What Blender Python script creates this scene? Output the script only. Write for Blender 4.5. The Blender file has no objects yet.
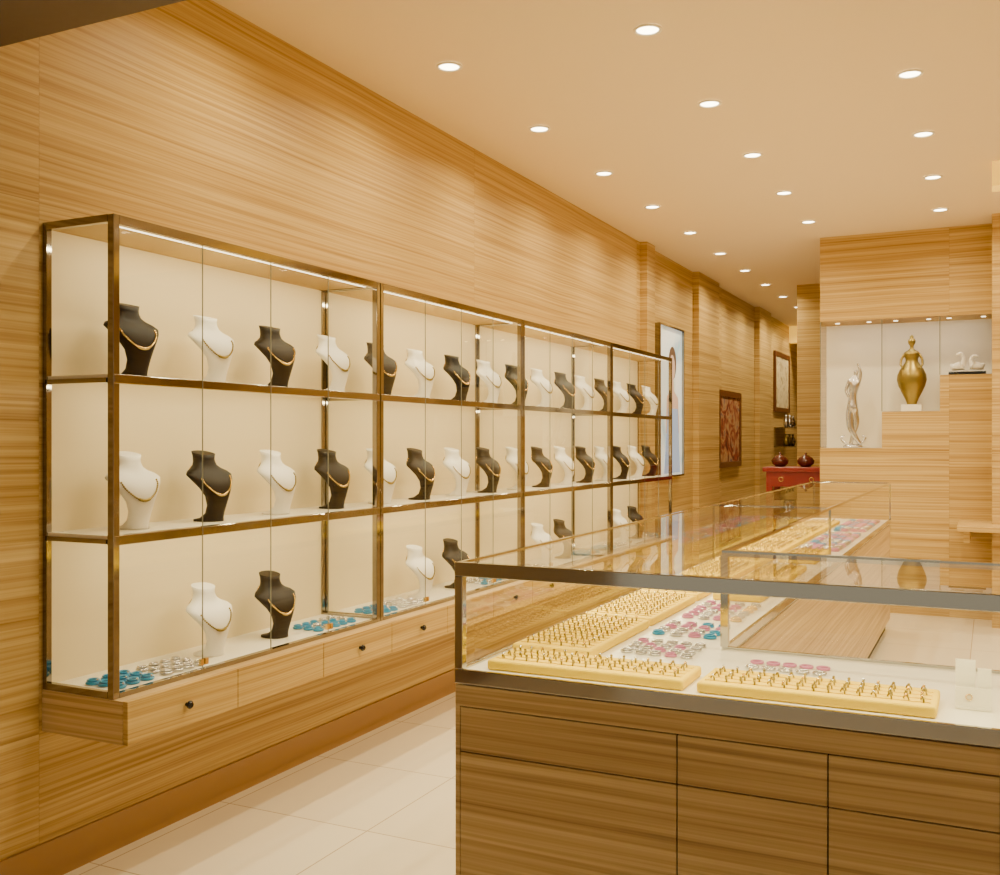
import bpy, bmesh, math, random
from mathutils import Vector, Matrix
random.seed(7)
S = bpy.context.scene
COL = S.collection

# ------------------------------------------------------------------ dims
H_CAM = 1.333
CEIL = 2.953
WX = -2.577          # left wall plane
CTOP, CBASE = 1.039, 0.772

# ------------------------------------------------------------------ materials
def new_mat(name):
    m = bpy.data.materials.new(name); m.use_nodes = True
    nt = m.node_tree
    return m, nt, nt.nodes, nt.links, nt.nodes['Principled BSDF']

def simple(name, col, rough=0.5, metal=0.0, spec=0.5, emit=None, estr=0.0, coat=0.0):
    m, nt, N, L, b = new_mat(name)
    b.inputs['Base Color'].default_value = (*col, 1)
    b.inputs['Roughness'].default_value = rough
    b.inputs['Metallic'].default_value = metal
    b.inputs['Specular IOR Level'].default_value = spec
    b.inputs['Coat Weight'].default_value = coat
    if emit:
        b.inputs['Emission Color'].default_value = (*emit, 1)
        b.inputs['Emission Strength'].default_value = estr
    n = N.new('ShaderNodeTexNoise'); n.inputs['Scale'].default_value = 30
    tc = N.new('ShaderNodeTexCoord'); L.new(tc.outputs['Object'], n.inputs['Vector'])
    mr = N.new('ShaderNodeMapRange'); mr.inputs['To Min'].default_value = max(0, rough-0.04); mr.inputs['To Max'].default_value = min(1, rough+0.04)
    L.new(n.outputs['Fac'], mr.inputs['Value']); L.new(mr.outputs['Result'], b.inputs['Roughness'])
    return m

def M(N, L, op, a, b=None, c=None):
    n = N.new('ShaderNodeMath'); n.operation = op
    for i, v in enumerate((a, b, c)):
        if v is None: continue
        if isinstance(v, (int, float)): n.inputs[i].default_value = v
        else: L.new(v, n.inputs[i])
    return n.outputs[0]

def wood(name, cols, rough=0.48, panel=2.84, origin=-0.457, zrow=2.05, rowh=1.6, seam=0.0022, spec=0.28, zs=1.0, sstr=0.35, warp=0.03, span=(0.31, 0.64)):
    m, nt, N, L, b = new_mat(name)
    tc = N.new('ShaderNodeTexCoord'); sp = N.new('ShaderNodeSeparateXYZ'); L.new(tc.outputs['Object'], sp.inputs[0])
    x, y, z = sp.outputs
    h = M(N, L, 'ADD', x, y)
    row = M(N, L, 'FLOOR', M(N, L, 'DIVIDE', M(N, L, 'SUBTRACT', z, zrow), rowh))
    hh = M(N, L, 'DIVIDE', M(N, L, 'SUBTRACT', M(N, L, 'ADD', h, M(N, L, 'MULTIPLY', row, 0.0)), origin), panel)
    idx = M(N, L, 'FLOOR', hh)
    wn = N.new('ShaderNodeTexWhiteNoise'); wn.noise_dimensions = '2D'
    cv = N.new('ShaderNodeCombineXYZ'); L.new(idx, cv.inputs[0]); L.new(row, cv.inputs[1]); L.new(cv.outputs[0], wn.inputs['Vector'])
    off = wn.outputs['Value']
    wv = N.new('ShaderNodeCombineXYZ')
    L.new(M(N, L, 'MULTIPLY', h, 0.9), wv.inputs[0]); L.new(M(N, L, 'MULTIPLY', off, 40), wv.inputs[1]); L.new(M(N, L, 'MULTIPLY', z, 2.2), wv.inputs[2])
    w = N.new('ShaderNodeTexNoise'); w.inputs['Scale'].default_value = 1.0; w.inputs['Detail'].default_value = 1.5; L.new(wv.outputs[0], w.inputs['Vector'])
    zz = M(N, L, 'ADD', z, M(N, L, 'MULTIPLY', w.outputs['Fac'], warp))
    def grain(fz, fh, det):
        c = N.new('ShaderNodeCombineXYZ')
        L.new(M(N, L, 'MULTIPLY', h, fh), c.inputs[0]); L.new(M(N, L, 'MULTIPLY', off, 57), c.inputs[1]); L.new(M(N, L, 'MULTIPLY', zz, fz*zs), c.inputs[2])
        n = N.new('ShaderNodeTexNoise'); n.inputs['Scale'].default_value = 1.0; n.inputs['Detail'].default_value = det; n.inputs['Roughness'].default_value = 0.6
        L.new(c.outputs[0], n.inputs['Vector']); return n.outputs['Fac']
    g1 = grain(75, 0.55, 2.0); g2 = grain(190, 1.2, 2.0); g3 = grain(22, 0.4, 1.0)
    g = M(N, L, 'ADD', M(N, L, 'MULTIPLY', g1, 0.62), M(N, L, 'ADD', M(N, L, 'MULTIPLY', g2, 0.26), M(N, L, 'MULTIPLY', g3, 0.12)))
    g = M(N, L, 'ADD', g, M(N, L, 'MULTIPLY', M(N, L, 'SUBTRACT', off, 0.5), 0.03))
    cr = N.new('ShaderNodeValToRGB'); e = cr.color_ramp.elements
    e[0].position = span[0]; e[0].color = (*cols[0], 1)
    e[1].position = span[1]; e[1].color = (*cols[2], 1)
    mid = e.new(0.46); mid.color = (*cols[1], 1)
    L.new(g, cr.inputs['Fac'])
    fr = M(N, L, 'FRACT', hh)
    s1 = M(N, L, 'LESS_THAN', fr, seam/panel)
    zf = M(N, L, 'FRACT', M(N, L, 'DIVIDE', M(N, L, 'SUBTRACT', z, zrow), rowh))
    s2 = M(N, L, 'LESS_THAN', zf, seam/rowh)
    sm = M(N, L, 'MULTIPLY', M(N, L, 'MAXIMUM', s1, s2), sstr)
    mx = N.new('ShaderNodeMix'); mx.data_type = 'RGBA'
    L.new(sm, mx.inputs['Factor']); L.new(cr.outputs[0], mx.inputs['A']); mx.inputs['B'].default_value = (0.12, 0.06, 0.025, 1)
    L.new(mx.outputs['Result'], b.inputs['Base Color'])
    b.inputs['Roughness'].default_value = rough
    b.inputs['Specular IOR Level'].default_value = spec
    return m

WOOD = wood('zebrano_wood', [(0.28, 0.152, 0.036), (0.47, 0.300, 0.092), (0.64, 0.460, 0.180)])
WOODC = wood('counter_wood', [(0.27, 0.160, 0.060), (0.50, 0.340, 0.150), (0.72, 0.55, 0.29)], panel=50, origin=-20, zrow=-5, rowh=30, rough=0.38, zs=0.85)
BASEB = simple('baseboard_orange_wood', (0.33, 0.175, 0.05), 0.45)
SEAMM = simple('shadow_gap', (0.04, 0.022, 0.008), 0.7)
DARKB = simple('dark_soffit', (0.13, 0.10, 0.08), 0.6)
CHROME = simple('polished_bronze_steel', (0.30, 0.275, 0.24), 0.08, 1.0)
CHROME2 = simple('polished_steel', (0.52, 0.51, 0.48), 0.08, 1.0)
CREAM = simple('cream_backpanel', (0.82, 0.69, 0.42), 0.5)
WHITE = simple('white_laminate', (0.85, 0.80, 0.68), 0.3)
CEILM = simple('ceiling_paint', (0.78, 0.64, 0.44), 0.8)
YELLOW = simple('yellow_velvet', (0.88, 0.62, 0.025), 0.8, spec=0.2)
GOLD = simple('gold', (0.80, 0.56, 0.18), 0.25, 1.0)
GOLDD = simple('antique_gold', (0.30, 0.23, 0.06), 0.35, 1.0)
BLACKB = simple('black_leatherette', (0.006, 0.0044, 0.0035), 0.5, spec=0.2)
WHITEB = simple('white_leatherette', (0.84, 0.81, 0.75), 0.45)
BLUE = simple('turquoise', (0.01, 0.28, 0.58), 0.3)
PINK = simple('pink_enamel', (0.60, 0.20, 0.38), 0.3)
SILVER = simple('silver', (0.62, 0.62, 0.64), 0.25, 1.0)
REDL = simple('red_lacquer', (0.26, 0.015, 0.008), 0.3, coat=0.2)
KNOB = simple('black_knob', (0.008, 0.007, 0.007), 0.2)
EMIT = simple('lamp_emitter', (1, 1, 1), 0.5, emit=(1.0, 0.88, 0.62), estr=14)
LEDM = simple('led_strip_emitter', (1, 1, 1), 0.5, emit=(1.0, 0.86, 0.55), estr=4.5)
COVE = simple('cove_emitter', (1, 0.7, 0.2), 0.5, emit=(1.0, 0.60, 0.07), estr=0.8)
EDGE = simple('glass_edge', (0.20, 0.20, 0.15), 0.15)
BLKG = simple('black_stone', (0.015, 0.015, 0.015), 0.2)

def glass(name, base=0.03, tint=(0.975, 0.98, 0.965)):
    m = bpy.data.materials.new(name); m.use_nodes = True
    nt = m.node_tree; N = nt.nodes; L = nt.links; N.clear()
    o = N.new('ShaderNodeOutputMaterial'); mix = N.new('ShaderNodeMixShader')
    t = N.new('ShaderNodeBsdfTransparent'); t.inputs[0].default_value = (*tint, 1)
    g = N.new('ShaderNodeBsdfGlossy'); g.inputs['Roughness'].default_value = 0.0; g.inputs['Color'].default_value = (0.95, 0.95, 0.95, 1)
    lw = N.new('ShaderNodeLayerWeight'); lw.inputs['Blend'].default_value = 0.5
    p = M(N, L, 'POWER', lw.outputs['Facing'], 4.0)
    f = M(N, L, 'MULTIPLY_ADD', p, 0.75, base)
    L.new(f, mix.inputs[0]); L.new(t.outputs[0], mix.inputs[1]); L.new(g.outputs[0], mix.inputs[2]); L.new(mix.outputs[0], o.inputs[0])
    return m
GLASS = glass('clear_glass')

def floor_mat():
    m, nt, N, L, b = new_mat('cream_floor_tile')
    tc = N.new('ShaderNodeTexCoord'); mp = N.new('ShaderNodeMapping'); L.new(tc.outputs['Object'], mp.inputs[0])
    mp.inputs['Location'].default_value = (0.12, 0.1, 0)
    br = N.new('ShaderNodeTexBrick'); br.offset = 0.0; br.inputs['Scale'].default_value = 1.0
    br.inputs['Brick Width'].default_value = 0.6; br.inputs['Row Height'].default_value = 0.6
    br.inputs['Mortar Size'].default_value = 0.0025
    br.inputs['Color1'].default_value = (0.88, 0.80, 0.64, 1); br.inputs['Color2'].default_value = (0.84, 0.76, 0.60, 1)
    br.inputs['Mortar'].default_value = (0.50, 0.39, 0.26, 1)
    L.new(mp.outputs[0], br.inputs['Vector'])
    n = N.new('ShaderNodeTexNoise'); n.inputs['Scale'].default_value = 3; n.inputs['Detail'].default_value = 5; L.new(tc.outputs['Object'], n.inputs['Vector'])
    mx = N.new('ShaderNodeMix'); mx.data_type = 'RGBA'; mx.blend_type = 'MULTIPLY'; mx.inputs['Factor'].default_value = 0.25
    cr = N.new('ShaderNodeValToRGB'); cr.color_ramp.elements[0].color = (0.85, 0.82, 0.77, 1); L.new(n.outputs['Fac'], cr.inputs[0])
    L.new(br.outputs['Color'], mx.inputs['A']); L.new(cr.outputs[0], mx.inputs['B']); L.new(mx.outputs['Result'], b.inputs['Base Color'])
    b.inputs['Roughness'].default_value = 0.10; b.inputs['Specular IOR Level'].default_value = 0.7
    return m
FLOORM = floor_mat()

def art(name, cols, scale, emis=0.0, dist=3.0):
    m, nt, N, L, b = new_mat(name)
    tc = N.new('ShaderNodeTexCoord')
    n = N.new('ShaderNodeTexNoise'); n.inputs['Scale'].default_value = scale; n.inputs['Detail'].default_value = 4; n.inputs['Distortion'].default_value = dist
    L.new(tc.outputs['Object'], n.inputs['Vector'])
    cr = N.new('ShaderNodeValToRGB'); el = cr.color_ramp.elements
    for i, c in enumerate(cols):
        p = 0.3 + 0.4*i/(len(cols)-1)
        if i == 0: el[0].position = p; el[0].color = (*c, 1)
        elif i == len(cols)-1: el[1].position = p; el[1].color = (*c, 1)
    for i, c in enumerate(cols[1:-1], 1):
        k = el.new(0.3 + 0.4*i/(len(cols)-1)); k.color = (*c, 1)
    L.new(n.outputs['Fac'], cr.inputs[0]); L.new(cr.outputs[0], b.inputs['Base Color'])
    if emis:
        L.new(cr.outputs[0], b.inputs['Emission Color']); b.inputs['Emission Strength'].default_value = emis
    return m
ARTRED = art('abstract_painting_red', [(0.05, 0.01, 0.008), (0.26, 0.045, 0.02), (0.45, 0.28, 0.12), (0.13, 0.08, 0.14)], 3.0)
ARTPALE = art('painting_pale', [(0.6, 0.5, 0.3), (0.75, 0.65, 0.4), (0.35, 0.25, 0.12)], 4.0)
LBW = art('lightbox_pale_print', [(0.35, 0.55, 0.70), (0.80, 0.92, 0.92), (0.90, 0.95, 0.92), (0.45, 0.60, 0.35)], 2.2, emis=0.55, dist=0.6)
LBF = simple('lightbox_skin_print', (0.6, 0.42, 0.32), 0.5, emit=(0.75, 0.52, 0.38), estr=0.5)
LBB = simple('lightbox_dress_print', (0.35, 0.45, 0.65), 0.5, emit=(0.35, 0.50, 0.78), estr=0.5)
LBD = simple('lightbox_hair_print', (0.12, 0.07, 0.04), 0.5, emit=(0.18, 0.10, 0.06), estr=0.4)

# ------------------------------------------------------------------ mesh builder
class B:
    def __init__(s): s.bm = bmesh.new(); s.mats = []
    def mi(s, m):
        if m not in s.mats: s.mats.append(m)
        return s.mats.index(m)
    def box(s, x0, x1, y0, y1, z0, z1, m, bev=0):
        r = bmesh.ops.create_cube(s.bm, size=1)
        vs = r['verts']
        for v in vs:
            v.co = Vector(((x0+x1)/2 + v.co.x*(x1-x0), (y0+y1)/2 + v.co.y*(y1-y0), (z0+z1)/2 + v.co.z*(z1-z0)))
        fs = {f for v in vs for f in v.link_faces}
        i = s.mi(m)
        if bev:
            es = {e for v in vs for e in v.link_edges}
            rb = bmesh.ops.bevel(s.bm, geom=list(es), offset=bev, segments=3, affect='EDGES', profile=0.5)
            fs = {f for v in rb['verts'] for f in v.link_faces} | {f for f in fs if f.is_valid}
        for f in fs: f.material_index = i
        return vs
    def quad(s, pts, m):
        f = s.bm.faces.new([s.bm.verts.new(p) for p in pts]); f.material_index = s.mi(m); return f
    def ring(s, pts):
        return [s.bm.verts.new(p) for p in pts]
    def loft(s, rings, m, cap0=True, cap1=True, smooth=True):
        i = s.mi(m); R = [s.ring(r) for r in rings]; n = len(R[0])
        for a, b in zip(R, R[1:]):
            for k in range(n):
                f = s.bm.faces.new((a[k], a[(k+1) % n], b[(k+1) % n], b[k])); f.material_index = i; f.smooth = smooth
        if cap0: f = s.bm.faces.new(list(reversed(R[0]))); f.material_index = i
        if cap1: f = s.bm.faces.new(R[-1]); f.material_index = i
    def lathe(s, prof, c, m, n=20, sx=1, sy=1):
        s.loft([[(c[0]+r*sx*math.cos(2*math.pi*k/n), c[1]+r*sy*math.sin(2*math.pi*k/n), c[2]+z) for k in range(n)] for r, z in prof], m)
    def ball(s, c, r, m, sub=1):
        res = bmesh.ops.create_icosphere(s.bm, subdivisions=sub, radius=r, matrix=Matrix.Translation(c))
        i = s.mi(m)
        for f in {f for v in res['verts'] for f in v.link_faces}: f.material_index = i; f.smooth = True
    def torus(s, c, R, r, m, axis='z', n=16, k=6, rot=0.0):
        i = s.mi(m); rows = []
        for a in range(n):
            A = 2*math.pi*a/n; row = []
            for b in range(k):
                Bq = 2*math.pi*b/k
                px, py, pz = (R+r*math.cos(Bq))*math.cos(A), (R+r*math.cos(Bq))*math.sin(A), r*math.sin(Bq)
                if axis == 'y': p = Vector((px, pz, py))
                elif axis == 'x': p = Vector((pz, px, py))
                else: p = Vector((px, py, pz))
                if rot: p = Matrix.Rotation(rot, 3, 'Z') @ p
                row.append(s.bm.verts.new(p+Vector(c)))
            rows.append(row)
        for a in range(n):
            for b in range(k):
                f = s.bm.faces.new((rows[a][b], rows[(a+1) % n][b], rows[(a+1) % n][(b+1) % k], rows[a][(b+1) % k])); f.material_index = i; f.smooth = True
    def mesh(s, name):
        bmesh.ops.recalc_face_normals(s.bm, faces=s.bm.faces[:])
        me = bpy.data.meshes.new(name); s.bm.to_mesh(me); s.bm.free()
        for m in s.mats: me.materials.append(m)
        return me
    def obj(s, name, loc=(0, 0, 0), parent=None):
        return place(s.mesh(name), name, loc, parent)

def place(me, name, loc=(0, 0, 0), parent=None, rot=0, sc=1):
    o = bpy.data.objects.new(name, me); o.location = loc; o.rotation_euler[2] = rot; o.scale = (sc, sc, sc)
    COL.objects.link(o)
    if parent: o.parent = parent
    return o

def room(name, *a, m=None):
    b = B(); b.box(*a, m); return b.obj(name)

# ------------------------------------------------------------------ room shell
YF, YB, XR = -3.0, 16.0, 3.2
room('floor', WX-0.1, XR+0.1, YF, YB+0.1, -0.1, 0, m=FLOORM)
room('ceiling', WX-0.1, XR+0.1, YF, YB+0.1, CEIL, CEIL+0.1, m=CEILM)
room('wall_left', WX-0.1, WX, YF, YB, 0, CEIL, m=WOOD)
room('wall_right', XR, XR+0.1, YF, YB, 0, CEIL, m=WOOD)
room('wall_back', WX, XR, YB, YB+0.1, 0, CEIL, m=WOOD)
b = B(); b.box(WX, WX+0.012, YF, 7.89, 0, 0.12, BASEB); b.box(WX, WX+0.012, 8.1, 9.5, 0, 0.12, BASEB); b.obj('baseboard_left')
room('ceiling_beam', WX, XR, 1.1, 1.985, 2.47, CEIL, m=DARKB)
room('pilaster', WX, WX+0.06, 7.89, 8.10, 0, CEIL, m=WOOD)
room('pilaster', WX, WX+0.06, 9.5, 10.30, 0, CEIL, m=WOOD)
room('pilaster', WX, WX+0.06, 12.3, 13.0, 0, CEIL, m=WOOD)
room('wall_partition', -1.82, 0.4, 10.77, 10.95, 0, CEIL, m=WOOD)
room('wall_return', 0.0, XR, 8.0, 8.355, 0, CEIL, m=WOOD)

# display block with stepped niche
b = B()
xl, xr, y0, y1 = -1.234, 0.0, 8.355, 9.3
ny = 8.355+0.36
nzt = 2.283
b.box(xl, xr, y0, y1, nzt, CEIL, WOOD)
b.box(xl, xr, ny, y1, 0, nzt, WOOD)
b.box(xl, -0.77, y0, ny, 0, 1.277, WOOD)
b.box(-0.77, -0.356, y0, ny, 0, 1.56, WOOD)
b.box(-0.356, xr, y0, ny, 0, 1.833, WOOD)
b.quad([(xl, ny-0.002, 1.277), (xr, ny-0.002, 1.277), (xr, ny-0.002, nzt), (xl, ny-0.002, nzt)], WHITE)
for (a, c, z) in ((xl, -0.77, 1.277), (-0.77, -0.356, 1.56), (-0.356, xr, 1.833)):
    b.quad([(a, y0+.002, z+0.002), (c, y0+.002, z+0.002), (c, ny, z+0.002), (a, ny, z+0.002)], WHITE)
    xm = (a+c)/2
    for dx in (-0.12, 0.12):
        b.loft([[(xm+dx+r*math.cos(2*math.pi*q/16), y0+0.17+r*math.sin(2*math.pi*q/16), nzt-dz) for q in range(16)] for r, dz in ((0.018, 0.0005), (0.016, 0.004))], LEDM)
nb_ = b.obj('niche_block_wall')
b = B()
for x, z in ((xl+0.004, 1.28), (-0.77, 1.56), (-0.356, 1.833)):
    b.quad([(x, y0+0.01, z+.004), (x, ny-.01, z+.004), (x, ny-.01, nzt-.002), (x, y0+0.01, nzt-.002)], GLASS)
    b.box(x-0.003, x+0.003, y0+0.002, y0+0.01, z+.004, nzt-.002, EDGE)
b.obj('niche_glass_divider')

def area(name, loc, sx, sy, power, rot=(0, 0, 0), col=(1, 0.84, 0.62), parent=None, spread=None, shape='RECTANGLE'):
    l = bpy.data.lights.new(name, 'AREA'); l.shape = shape; l.size = sx; l.size_y = sy
    l.energy = power; l.color = col
    if spread: l.spread = spread
    o = bpy.data.objects.new(name, l); o.location = loc; o.rotation_euler = rot; COL.objects.link(o)
    if parent: o.parent = parent
    return o
WARM = (1.0, 0.82, 0.49); NEUT = (1.0, 0.86, 0.52)
area('niche_light', (-0.62, y0+0.12, nzt-0.01), 1.15, 0.03, 1.6, (math.radians(10), 0, 0), (1, 0.92, 0.82), parent=nb_)

b = B(); b.box(-0.22, 0.6, 7.72, 7.999, 0.70, 0.74, WOOD, 0.004); b.box(-0.22, -0.001, 7.999, 8.354, 0.70, 0.74, WOOD)
b.box(-0.18, -0.14, 7.8, 8.354, 0.62, 0.70, WOOD); b.obj('wall_ledge_shelf')

b = B(); b.box(0.0, 2.6, 6.5, 6.66, 2.81, CEIL, COVE); b.obj('cove_light_bulkhead')
b = B(); b.box(WX+0.001, -1.6, 14.6, 14.75, 2.72, CEIL, COVE); b.obj('cove_light_bulkhead')

# ------------------------------------------------------------------ downlights
b = B()
n = 28
b.loft([[(r*math.cos(2*math.pi*k/n), r*math.sin(2*math.pi*k/n), z) for k in range(n)] for r, z in ((0.056, -0.001), (0.056, -0.006), (0.046, -0.008), (0.043, -0.003))], WHITE, False, False)
b.loft([[(r*math.cos(2*math.pi*k/n), r*math.sin(2*math.pi*k/n), -0.003) for k in range(n)] for r in (0.043, 0.02)], EMIT, False, True)
dl = b.mesh('recessed_downlight')
for j in range(13):
    y = 3.82 + 0.967*(j-1)
    for x in (-2.107, -1.217, -0.325, 0.565, 1.455):
        if y > 8.1 and x > -1.3: continue
        if y > 10.5 and x > -1.9: continue
        o = place(dl, 'recessed_downlight', (x, y, CEIL-0.0005))
        area('lamp', (0, 0, -0.02), 0.09, 0.09, 9.5 if y < 9 else 12, col=WARM, parent=o, spread=math.radians(150), shape='DISK')

# ------------------------------------------------------------------ wall showcases
XB, XF = WX, -2.284
ZT, ZB = 1.992, 0.584
Z1, Z2 = 1.528, 1.057
P = 1.42; Y0 = 2.131
def showcase(i):
    ya, yb = Y0+P*i, Y0+P*(i+1)
    b = B()
    ya += 0.002; yb -= 0.002
    for y in (ya, yb-0.024):
        b.box(XF-0.024, XF, y, y+0.024, ZB, ZT, CHROME, 0.002)
        b.box(XB+.001, XB+0.018, y, y+0.018, ZB, ZT, CHROME)
        b.box(XB+0.018, XF-0.024, y, y+0.018, ZT-0.022, ZT, CHROME)
        b.box(XB+0.018, XF-0.024, y, y+0.018, ZB, ZB+0.02, CHROME)
    b.box(XF-0.022, XF, ya+0.024, yb-0.024, ZT-0.028, ZT, CHROME, 0.002)
    b.box(XF-0.022, XF, ya+0.024, yb-0.024, ZB, ZB+0.014, CHROME)
    b.box(XB+0.018, XF-0.022, ya+0.018, yb-0.018, ZT-0.018, ZT-0.002, WOOD)
    b.box(XB+0.001, XB+0.012, ya+0.018, yb-0.018, ZB, ZT-0.02, CREAM)
    b.box(XB+0.012, XF-0.022, ya+0.018, yb-0.018, ZB, ZB+0.012, WHITE)
    for z in (Z1, Z2):
        b.box(XB+0.012, XF-0.03, ya+0.004, yb-0.004, z-0.010, z, WHITE)
        b.box(XF-0.030, XF+0.001, ya+0.004, yb-0.004, z-0.028, z, CHROME, 0.002)
        b.box(XB+0.012, XF-0.03, ya, ya+0.012, z-0.024, z-0.010, CHROME)
        b.box(XF-0.046, XF-0.034, ya+0.05, yb-0.05, z-0.016, z-0.011, LEDM)
    w = (yb-ya-0.048)/4
    b.quad([(XF-0.003, ya+0.024, ZB+0.015), (XF-0.003, yb-0.024, ZB+0.015), (XF-0.003, yb-0.024, ZT-0.028), (XF-0.003, ya+0.024, ZT-0.028)], GLASS)
    for k in (1, 2, 3):
        yy = ya+0.024+w*k
        b.box(XF-0.001, XF+0.002, yy-0.0013, yy+0.0013, ZB+0.015, ZT-0.028, EDGE)
    b.quad([(XB+0.018, ya+0.01, ZB+0.02), (XF-0.024, ya+0.01, ZB+0.02), (XF-0.024, ya+0.01, ZT-0.02), (XB+0.018, ya+0.01, ZT-0.02)], GLASS)
    for k in (1, 3):
        yy = ya+0.024+w*k
        b.box(XF, XF+0.010, yy-0.018, yy-0.003, ZB+0.03, ZB+0.05, GOLD); b.box(XF, XF+0.010, yy+0.003, yy+0.018, ZB+0.03, ZB+0.05, GOLD)
    b.box(XF-0.05, XF-0.034, ya+0.05, yb-0.05, ZT-0.024, ZT-0.018, LEDM)
    o = b.obj('jewelry_wall_showcase')
    ym = (ya+yb)/2
    area('led_top', (XF-0.05, ym, ZT-0.03), 0.02, P-0.15, 4.0, (0, math.radians(20), 0), NEUT, parent=o)
    area('led_mid', (XF-0.05, ym, Z1-0.018), 0.02, P-0.15, 3.3, (0, math.radians(20), 0), NEUT, parent=o)
    area('led_low', (XF-0.05, ym, Z2-0.018), 0.02, P-0.15, 3.3, (0, math.radians(20), 0), NEUT, parent=o)
for i in range(4): showcase(i)

# drawer unit beneath
b = B()
DX = -2.228; DZ0, DZ1 = 0.457, 0.5835
b.box(XB+0.0005, DX-0.018, Y0, Y0+4*P, DZ0, DZ1, WOODC)
nd = 12; dw = (4*P)/nd
for k in range(nd):
    a = Y0+k*dw
    b.box(DX-0.018, DX, a+0.0015, a+dw-0.0015, DZ0, DZ1, WOOD, 0.0015)
    if k % 3 != 1:
        yc = a+dw/2; zc = (DZ0+DZ1)/2+0.003
        b.loft([[(DX+x, yc+r*math.cos(2*math.pi*q/14), zc+r*math.sin(2*math.pi*q/14)) for q in range(14)] for r, x in ((0.006, 0), (0.005, 0.008), (0.012, 0.011), (0.013, 0.017), (0.008, 0.022))], KNOB)
b.obj('wall_mounted_drawer_unit')

# ------------------------------------------------------------------ busts
SEC = [  # z, forward, halfwidth, half-thickness
    (0.000, 0.006, 0.044, 0.050), (0.006, 0.006, 0.044, 0.050), (0.011, 0.020, 0.038, 0.036), (0.028, 0.036, 0.035, 0.022),
    (0.055, 0.046, 0.037, 0.020), (0.085, 0.048, 0.047, 0.022), (0.112, 0.040, 0.063, 0.026), (0.138, 0.024, 0.082, 0.029),
    (0.156, 0.008, 0.092, 0.028), (0.168, -0.002, 0.080, 0.027), (0.177, -0.009, 0.058, 0.028), (0.187, -0.014, 0.044, 0.029),
    (0.200, -0.017, 0.038, 0.029), (0.214, -0.019, 0.038, 0.029), (0.228, -0.021, 0.041, 0.031)]
def sec(z):
    for a, c in zip(SEC, SEC[1:]):
        if a[0] <= z <= c[0]:
            f = (z-a[0])/(c[0]-a[0]); return [a[i]+(c[i]-a[i])*f for i in range(4)]
    return list(SEC[-1])
def bust(mat, bead, nm):
    b = B(); n = 28; rings = []
    for z, f, w, tt in SEC:
        r = []
        for k in range(n):
            A = 2*math.pi*k/n
            cx = math.cos(A); sy = math.sin(A)
            r.append((f + tt*math.copysign(abs(cx)**0.85, cx), w*math.copysign(abs(sy)**0.85, sy), z - (0.008*cx if z > 0.2 else 0)))
        rings.append(r)
    b.loft(rings, mat)
    nb = 60; lo = 0.088
    for k in range(nb):
        A = 2*math.pi*k/nb
        q = ((1+math.cos(A))/2)
        z = 0.190 - (0.190-lo)*q**1.3
        zz, f, w, tt = sec(z)
        wn = min(w, 0.046 + 0.012*math.sin(min(q, 1)*math.pi))
        sy = wn*math.sin(A)
        cx = math.copysign(math.sqrt(max(0, 1-(sy/w)**2)), math.cos(A))
        b.ball((f+(tt+0.003)*cx, sy*1.07, z), 0.0036*(1.5 if q > 0.97 else 1), bead)
    return b.mesh(nm)
bustB = bust(BLACKB, GOLD, 'necklace_bust_black')
bustW = bust(WHITEB, GOLDD, 'necklace_bust_white')
for k in range(16):
    y = 2.345 + 0.355*k
    for row, z in ((0, Z1), (1, Z2), (2, ZB+0.012)):
        if row == 2:
            if k % 4 not in (1, 2): continue
            black = (k % 4 == 2)
        else: black = (k+row) % 2 == 0
        place(bustB if black else bustW, 'necklace_display_bust', (XB+0.14, y+random.uniform(-.01, .01), z+0.0005), rot=random.uniform(-.08, .08)-0.12, sc=1.03)

# ------------------------------------------------------------------ bracelets
def bracelets(name, area_, z, mats, nx, ny, R=0.018, r=0.005):
    b = B(); x0, x1, y0, y1 = area_
    for i in range(nx):
        for j in range(ny):
            x = x0+(x1-x0)*(i+.5)/nx + random.uniform(-.003, .003); y = y0+(y1-y0)*(j+.5)/ny + random.uniform(-.003, .003)
            m = random.choice(mats)
            b.torus((x, y, z+r), R, r, m, n=14, k=6)
            b.torus((x, y, z+r*2.6), R*0.85, r*0.8, m, n=14, k=5)
            b.ball((x+R, y, z+r*3), 0.004, SILVER)
    return b.obj(name)
zb = ZB+0.0125
for i in range(4):
    ya = Y0+P*i
    bracelets('turquoise_bracelet_set', (-2.47, -2.32, ya+0.05, ya+0.22), zb, [BLUE], 3, 3, 0.018)
    bracelets('silver_bracelet_set', (-2.47, -2.32, ya+0.25, ya+0.44), zb, [SILVER], 3, 4, 0.016)
    bracelets('turquoise_bracelet_set', (-2.47, -2.32, ya+1.05, ya+1.32), zb, [BLUE, BLUE, SILVER], 3, 5, 0.016)

# ------------------------------------------------------------------ L counter
LX, RX, FY, IY, EY, EX = -1.171, -0.647, 2.155, 2.71, 7.62, 2.3
b = B()
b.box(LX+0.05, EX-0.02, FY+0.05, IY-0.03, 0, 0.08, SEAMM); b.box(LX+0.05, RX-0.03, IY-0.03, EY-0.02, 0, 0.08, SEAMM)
b.box(LX+0.012, EX, FY+0.014, IY, 0.08, CBASE-0.03, WOODC)
b.box(LX+0.012, RX, IY, EY, 0.08, CBASE-0.03, WOODC)
b.box(LX, LX+0.012, FY, EY, 0.08, CBASE-0.03, WOODC)
b.box(LX+0.012, EX, FY, FY+0.014, 0.692, CBASE-0.03, WOODC)
b.box(LX+0.012, EX, FY+0.008, FY+0.0138, 0.08, 0.692, SEAMM)
seams = [LX+0.012, -0.620, -0.3026, 0.015, 0.333, 0.65, 0.968, 1.286, 1.604, 1.92, EX]
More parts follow.
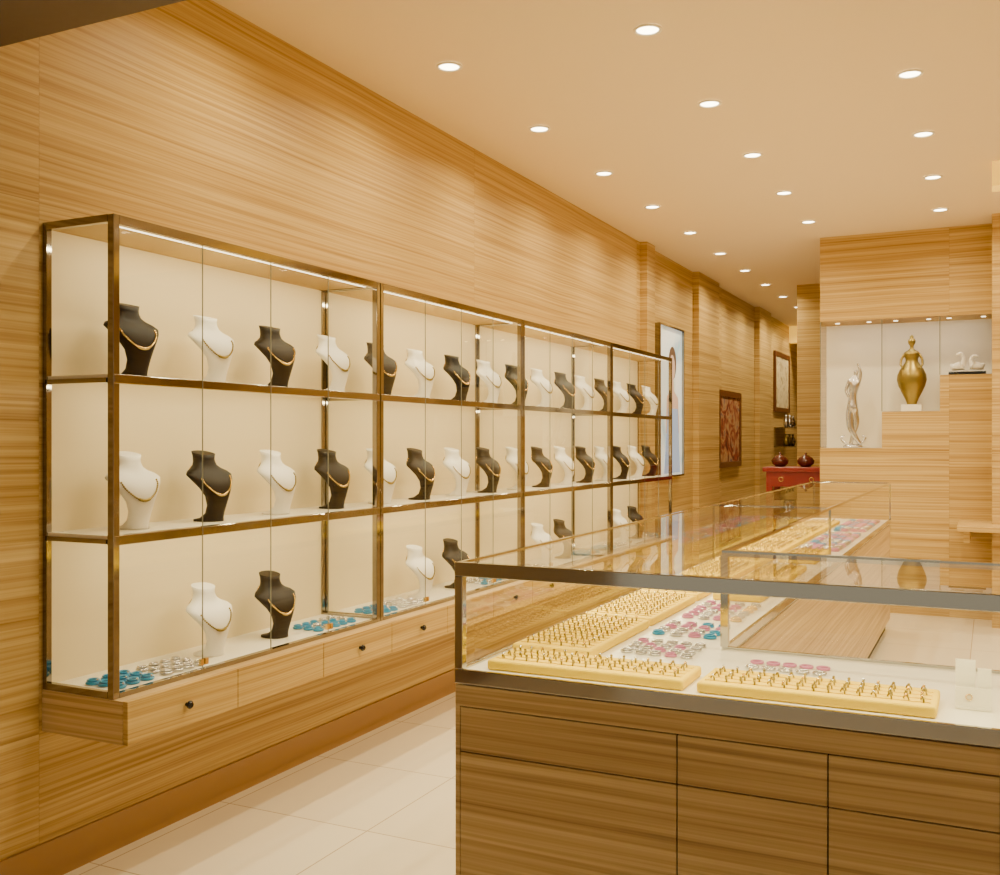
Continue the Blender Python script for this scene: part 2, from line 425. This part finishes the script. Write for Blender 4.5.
for a, c in zip(seams, seams[1:]):
    for z0, z1 in ((0.583, 0.689), (0.083, 0.580)):
        b.box(a+0.0015, c-0.0015, FY, FY+0.008, z0, z1, WOODC, 0.001)
b.box(LX+0.012, EX, FY+0.012, IY-0.006, CBASE-0.03, CBASE+0.002, WHITE)
b.box(LX+0.012, RX-0.006, IY-0.006, EY-0.01, CBASE-0.03, CBASE+0.002, WHITE)
rb0, rb1 = CBASE-0.026, CBASE+0.008
b.box(LX-0.002, EX, FY-0.002, FY+0.012, rb0, rb1, CHROME2, 0.002)
b.box(LX-0.002, LX+0.012, FY+0.012, EY, rb0, rb1, CHROME2, 0.002)
b.box(RX-0.006, EX, IY-0.006, IY+0.006, rb0+0.012, rb1, CHROME2)
b.box(RX-0.006, RX+0.006, IY+0.006, EY, rb0+0.012, rb1, CHROME2)
tt0 = CTOP-0.034
b.box(LX-0.002, EX, FY-0.002, FY+0.020, tt0, CTOP, CHROME2, 0.002)
b.box(LX-0.002, LX+0.008, FY+0.020, EY, CTOP-0.010, CTOP, CHROME2)
b.box(RX-0.006, EX, IY-0.010, IY+0.006, CTOP-0.016, CTOP, CHROME2)
b.box(RX-0.004, RX+0.006, IY+0.006, EY, CTOP-0.010, CTOP, CHROME2)
b.box(LX-0.002, RX+0.006, EY-0.01, EY, CTOP-0.010, CTOP, CHROME2)
b.box(LX-0.002, LX+0.020, FY-0.002, FY+0.020, rb1, tt0, CHROME2, 0.002)
b.box(RX-0.010, RX+0.010, IY-0.010, IY+0.010, rb1, CTOP-0.016, CHROME2)
for (x, y) in ((RX, 4.67), (RX, EY-0.006), (LX+0.004, EY-0.006), (LX+0.004, 4.67)):
    b.box(x-0.005, x+0.005, y-0.005, y+0.005, rb1, CTOP-0.010, CHROME2)
b.box(LX, RX, 4.664, 4.676, CTOP-0.010, CTOP-0.002, CHROME2)
def vq(x0, y0, x1, y1, z0=rb1, z1=CTOP-0.01): b.quad([(x0, y0, z0), (x1, y1, z0), (x1, y1, z1), (x0, y0, z1)], GLASS)
vq(LX+0.02, FY+0.006, EX, FY+0.006, z1=tt0)
vq(LX+0.004, FY+0.02, LX+0.004, EY)
vq(RX+.01, IY, EX, IY); vq(RX, IY+0.01, RX, EY); vq(LX+.01, EY-0.004, RX-.01, EY-0.004)
zt = CTOP-0.003
b.quad([(LX+0.008, FY+0.02, zt), (EX, FY+0.02, zt), (EX, IY-0.01, zt), (LX+0.008, IY-0.01, zt)], GLASS)
b.quad([(LX+0.008, IY-0.01, zt), (RX-0.004, IY-0.01, zt), (RX-0.004, EY-0.01, zt), (LX+0.008, EY-0.01, zt)], GLASS)
b.box(EX, EX+0.02, FY, IY, 0.0, CTOP, WOODC)
b.box(LX+0.03, EX-0.02, FY+0.021, FY+0.030, CTOP-0.014, CTOP-0.006, LEDM)
cnt = b.obj('glass_jewelry_counter')
YELL = (1.0, 0.87, 0.46)
area('led_front', ((LX+EX)/2, FY+0.03, CTOP-0.018), EX-LX-0.1, 0.015, 11, (math.radians(25), 0, 0), YELL, parent=cnt)
area('led_long', (LX+0.03, (IY+EY)/2, CTOP-0.018), 0.015, EY-IY-0.1, 20, (0, math.radians(-25), 0), YELL, parent=cnt)

def tray_mesh(w, l, nx, ny, name='ring_tray'):
    b = B()
    b.box(-w/2, w/2, -l/2, l/2, 0, 0.024, YELLOW, 0.006)
    for j in range(ny):
        y = -l/2+0.018+(l-0.036)*(j+.5)/ny
        b.box(-w/2+0.012, w/2-0.012, y-0.007, y+0.007, 0.0235, 0.0265, YELLOW, 0.001)
    for i in range(nx):
        for j in range(ny):
            x = -w/2+0.014+(w-0.028)*(i+.5)/nx + random.uniform(-.0015, .0015); y = -l/2+0.018+(l-0.036)*(j+.5)/ny
            b.torus((x, y, 0.0265), 0.0078, 0.0020, GOLDD, axis='x', n=10, k=4, rot=random.uniform(.2, .9))
            b.ball((x, y, 0.0352), 0.0038, random.choice((GOLD, SILVER, GOLDD, GOLDD)))
    return b.mesh(name)
DZ = CBASE+0.0025
fr = tray_mesh(0.49, 0.165, 15, 4)
for x in (-0.865, -0.345, 0.30, 0.85): place(fr, 'ring_tray', (x, 2.285, DZ))
lt = tray_mesh(0.22, 0.50, 6, 13)
for k in range(9):
    place(lt, 'ring_tray', (-1.03, 2.66+k*0.525, DZ))
st = tray_mesh(0.17, 0.46, 5, 12)
for y in (3.75, 4.25, 4.95): place(st, 'ring_tray', (-0.80, y, DZ))
bracelets('bracelet_display', (-0.89, -0.69, 2.52, 2.72), DZ, [SILVER, PINK, SILVER], 5, 4, 0.014, 0.003)
bracelets('bracelet_display', (-0.89, -0.69, 2.80, 3.02), DZ, [BLUE, BLUE, PINK, SILVER], 4, 4, 0.016, 0.0035)
bracelets('bracelet_display', (-0.89, -0.69, 3.1, 3.45), DZ, [SILVER, GOLD, PINK], 4, 6, 0.016, 0.0035)
bracelets('bracelet_display', (-0.89, -0.69, 5.3, 6.3), DZ, [BLUE, PINK, SILVER], 4, 13, 0.02, 0.005)
bracelets('bracelet_display', (-0.89, -0.69, 6.5, 7.4), DZ, [BLUE, PINK, SILVER], 4, 12, 0.02, 0.005)
b = B()
for i, x in enumerate((-0.53, -0.49, -0.45, -0.41, -0.37)):
    b.torus((x, 2.50, DZ+0.004), 0.014, 0.0035, SILVER); b.torus((x, 2.56, DZ+0.004), 0.014, 0.0035, random.choice((SILVER, PINK)))
b.obj('bracelet_display')
b = B()
b.box(-0.034, 0.034, -0.02, 0.03, 0, 0.006, WHITE, 0.001)
b.box(-0.034, 0.004, 0.0, 0.004, 0.006, 0.10, WHITE); b.box(0.008, 0.034, -0.006, -0.002, 0.006, 0.085, WHITE)
b.box(-0.034, 0.034, -0.016, -0.012, 0.006, 0.045, WHITE)
b.torus((-0.008, -0.018, 0.026), 0.006, 0.001, GOLD, axis='y')
b.obj('price_card_holder', (-0.035, 2.33, DZ))

# ------------------------------------------------------------------ skin helper
def skin(name, pts, edges, rad, mat, parent=None, loc=(0, 0, 0), sub=2):
    me = bpy.data.meshes.new(name); me.from_pydata(pts, edges, []); me.materials.append(mat)
    o = place(me, name, loc, parent)
    sk = o.modifiers.new('skin', 'SKIN'); sk.use_smooth_shade = True
    for i, r in enumerate(rad):
        rr = r if isinstance(r, tuple) else (r, r)
        me.skin_vertices[0].data[i].radius = rr
    me.skin_vertices[0].data[0].use_root = True
    ss = o.modifiers.new('sub', 'SUBSURF'); ss.levels = sub; ss.render_levels = sub
    return o

e = bpy.data.objects.new('silver_figure_sculpture', None); e.location = (-1.0, 8.50, 1.280); COL.objects.link(e)
b = B(); b.lathe([(0.075, 0), (0.078, 0.01), (0.06, 0.022), (0.03, 0.03)], (0, 0, 0), SILVER, sx=1, sy=.8); b.obj('base', parent=e)
pts = [(0, 0, 0.36), (0.01, 0, 0.30), (0.025, 0, 0.2), (0.0, 0, 0.1), (-0.02, 0, 0.02),
       (-0.025, -.01, 0.27), (-0.02, -.02, 0.16), (0.03, -.02, 0.07), (0.06, -.01, 0.02),
       (-0.005, 0, 0.42), (0.01, 0, 0.49), (0.015, 0, 0.54), (0.02, 0, 0.58), (0.025, 0, 0.62),
       (0.05, 0, 0.53), (0.06, -.01, 0.60), (0.035, -.01, 0.68), (-0.03, 0, 0.53), (-0.055, -.01, 0.46), (-0.03, -.02, 0.40)]
edg = [(0, 1), (1, 2), (2, 3), (3, 4), (0, 5), (5, 6), (6, 7), (7, 8), (0, 9), (9, 10), (10, 11), (11, 12), (12, 13), (11, 14), (14, 15), (15, 16), (11, 17), (17, 18), (18, 19)]
rad = [.044, .036, .028, .019, .015, .034, .027, .019, .015, .030, .042, .032, .014, .026, .016, .013, .010, .016, .013, .010]
skin('figure', pts, edg, rad, SILVER, e)
for s_ in (-1, 1):
    skin('swirl', [(0.02*s_, 0, 0.01), (0.06*s_, -.01, 0.03), (0.095*s_, 0, 0.08), (0.065*s_, 0.01, 0.10)], [(0, 1), (1, 2), (2, 3)], [.014, .014, .011, .005], SILVER, e)

e = bpy.data.objects.new('gold_figure_vase', None); e.location = (-0.565, 8.52, 1.563); COL.objects.link(e)
b = B(); b.box(-0.075, 0.075, -0.06, 0.06, 0, 0.055, WHITE, 0.004); b.obj('pedestal', parent=e)
b = B(); b.lathe([(0.036, 0.055), (0.038, 0.07), (0.050, 0.10), (0.075, 0.15), (0.098, 0.20), (0.110, 0.25), (0.106, 0.29), (0.088, 0.33), (0.064, 0.365), (0.048, 0.39), (0.046, 0.41), (0.054, 0.43), (0.060, 0.448), (0.054, 0.466), (0.030, 0.480), (0.016, 0.492), (0.013, 0.510), (0.018, 0.522), (0.027, 0.536), (0.029, 0.552), (0.022, 0.568), (0.014, 0.576), (0.016, 0.588), (0.005, 0.60)], (0, 0, 0), GOLDD, n=32, sy=0.72)
b.obj('body', parent=e)
for s_ in (-1, 1):
    skin('arm', [(0.050*s_, 0, 0.458), (0.076*s_, -.01, 0.41), (0.080*s_, -.025, 0.365), (0.055*s_, -.05, 0.335)], [(0, 1), (1, 2), (2, 3)], [.012, .010, .009, .008], GOLDD, e)

e = bpy.data.objects.new('white_swan_sculpture', None); e.location = (-0.17, 8.50, 1.836); COL.objects.link(e)
b = B(); b.box(-0.13, 0.13, -0.045, 0.045, 0, 0.028, BLKG, 0.004); b.obj('base', parent=e)
for s_, dx in ((-1, -0.065), (1, 0.065)):
    k_ = 1.0 if s_ > 0 else 1.15
    skin('swan', [(dx, 0, 0.058), (dx+0.035*s_, 0, 0.064), (dx+0.055*s_, 0, 0.09), (dx-0.03*s_, 0, 0.075), (dx-0.042*s_, 0, 0.115*k_), (dx-0.025*s_, 0, 0.150*k_), (dx-0.003*s_, 0, 0.143*k_), (dx+0.015*s_, 0, 0.133*k_)],
         [(0, 1), (1, 2), (0, 3), (3, 4), (4, 5), (5, 6), (6, 7)], [(.036, .034), (.028, .026), .009, .022, .0135, .0125, .0155, .006], WHITEB, e)

# ------------------------------------------------------------------ wall art
def frame_x(name, y0, y1, z0, z1, fm, am, fw=0.04, d=0.03, x=WX+0.002):
    b = B()
    b.box(x, x+d, y0, y1, z0, z0+fw, fm); b.box(x, x+d, y0, y1, z1-fw, z1, fm)
    b.box(x, x+d, y0, y0+fw, z0+fw, z1-fw, fm); b.box(x, x+d, y1-fw, y1, z0+fw, z1-fw, fm)
    b.box(x, x+d*0.6, y0+fw, y1-fw, z0+fw, z1-fw, am); return b
b = frame_x('poster_lightbox', 8.28, 9.02, 1.02, 2.34, CHROME, LBW, 0.015, 0.05)
px = WX+0.002+0.031
def blob(pts, m, dx=0.0):
    f = b.bm.faces.new([b.bm.verts.new((px+dx, p[0], p[1])) for p in pts]); f.material_index = b.mi(m)
def ell(cy, cz, ry, rz, m, dx): blob([(cy+ry*math.cos(2*math.pi*q/24), cz+rz*math.sin(2*math.pi*q/24)) for q in range(24)], m, dx)
ell(8.70, 2.02, 0.12, 0.15, LBD, 0.001); ell(8.69, 1.98, 0.085, 0.115, LBF, 0.002)
blob([(8.65, 1.90), (8.73, 1.90), (8.75, 1.78), (8.88, 1.72), (8.92, 1.40), (8.50, 1.40), (8.52, 1.72), (8.64, 1.78)], LBF, 0.001)
blob([(8.56, 1.62), (8.86, 1.62), (8.94, 1.05), (8.44, 1.05)], LBB, 0.003)
b.obj('poster_lightbox')
FRM = simple('mahogany_frame', (0.13, 0.045, 0.015), 0.3)
frame_x('', 10.42, 11.45, 1.05, 1.87, FRM, ARTRED, 0.06).obj('framed_painting')
frame_x('', 13.45, 14.5, 1.72, 2.52, FRM, ARTPALE, 0.06).obj('framed_painting')

e = bpy.data.objects.new('red_lacquer_console', None); COL.objects.link(e); e.location = (-1.66, 10.0, 0)
b = B(); b.box(-0.31, 0.31, -0.25, 0.25, 1.04, 1.085, REDL, 0.006); b.box(-0.28, 0.28, -0.22, 0.22, 0.90, 1.04, REDL, 0.004)
for x in (-0.25, 0.25):
    for y in (-0.19, 0.19): b.box(x-0.03, x+0.03, y-0.03, y+0.03, 0, 0.90, REDL, 0.004)
b.box(-0.27, 0.27, -0.2, 0.2, 0.25, 0.28, REDL, 0.003)
for x in (-0.14, 0.14): b.torus((x, -0.226, 0.97), 0.02, 0.004, GOLD, axis='y')
b.obj('console', parent=e)
POT = simple('oxblood_pot', (0.10, 0.02, 0.012), 0.2)
for nm, x in (('lidded_pot', -1.84), ('lidded_pot', -1.60)):
    b = B(); b.lathe([(0.04, 0), (0.075, 0.03), (0.082, 0.06), (0.06, 0.09), (0.05, 0.095), (0.03, 0.11), (0.01, 0.115), (0.014, 0.13), (0.004, 0.138)], (0, 0, 0), POT); b.obj(nm, (x, 9.95, 1.0855))

b = B()
for z in (1.25, 1.50): b.box(WX+0.002, WX+0.26, 13.5, 14.3, z, z+0.015, CHROME)
for z in (1.265, 1.515):
    for y in (13.6, 13.85, 14.1): b.lathe([(0.02, 0), (0.04, 0.04), (0.035, 0.09), (0.012, 0.13), (0.02, 0.16)], (WX+0.14, y, z), random.choice((SILVER, GOLDD, CHROME)), n=12)
b.obj('wall_shelf_with_vases')

# ------------------------------------------------------------------ world + camera
w = bpy.data.worlds.new('world'); S.world = w; w.use_nodes = True
bg = w.node_tree.nodes['Background']; bg.inputs[0].default_value = (1.0, 0.86, 0.60, 1); bg.inputs[1].default_value = 0.5
cam = bpy.data.cameras.new('camera'); co = bpy.data.objects.new('camera', cam); COL.objects.link(co)
cam.sensor_width = 36; cam.lens = 36*1009/1000; cam.shift_y = 0.0035
co.location = (0, 0, H_CAM); co.rotation_euler = (math.radians(90), 0, math.atan(492/1009))
cam.clip_start = 0.05
S.camera = co
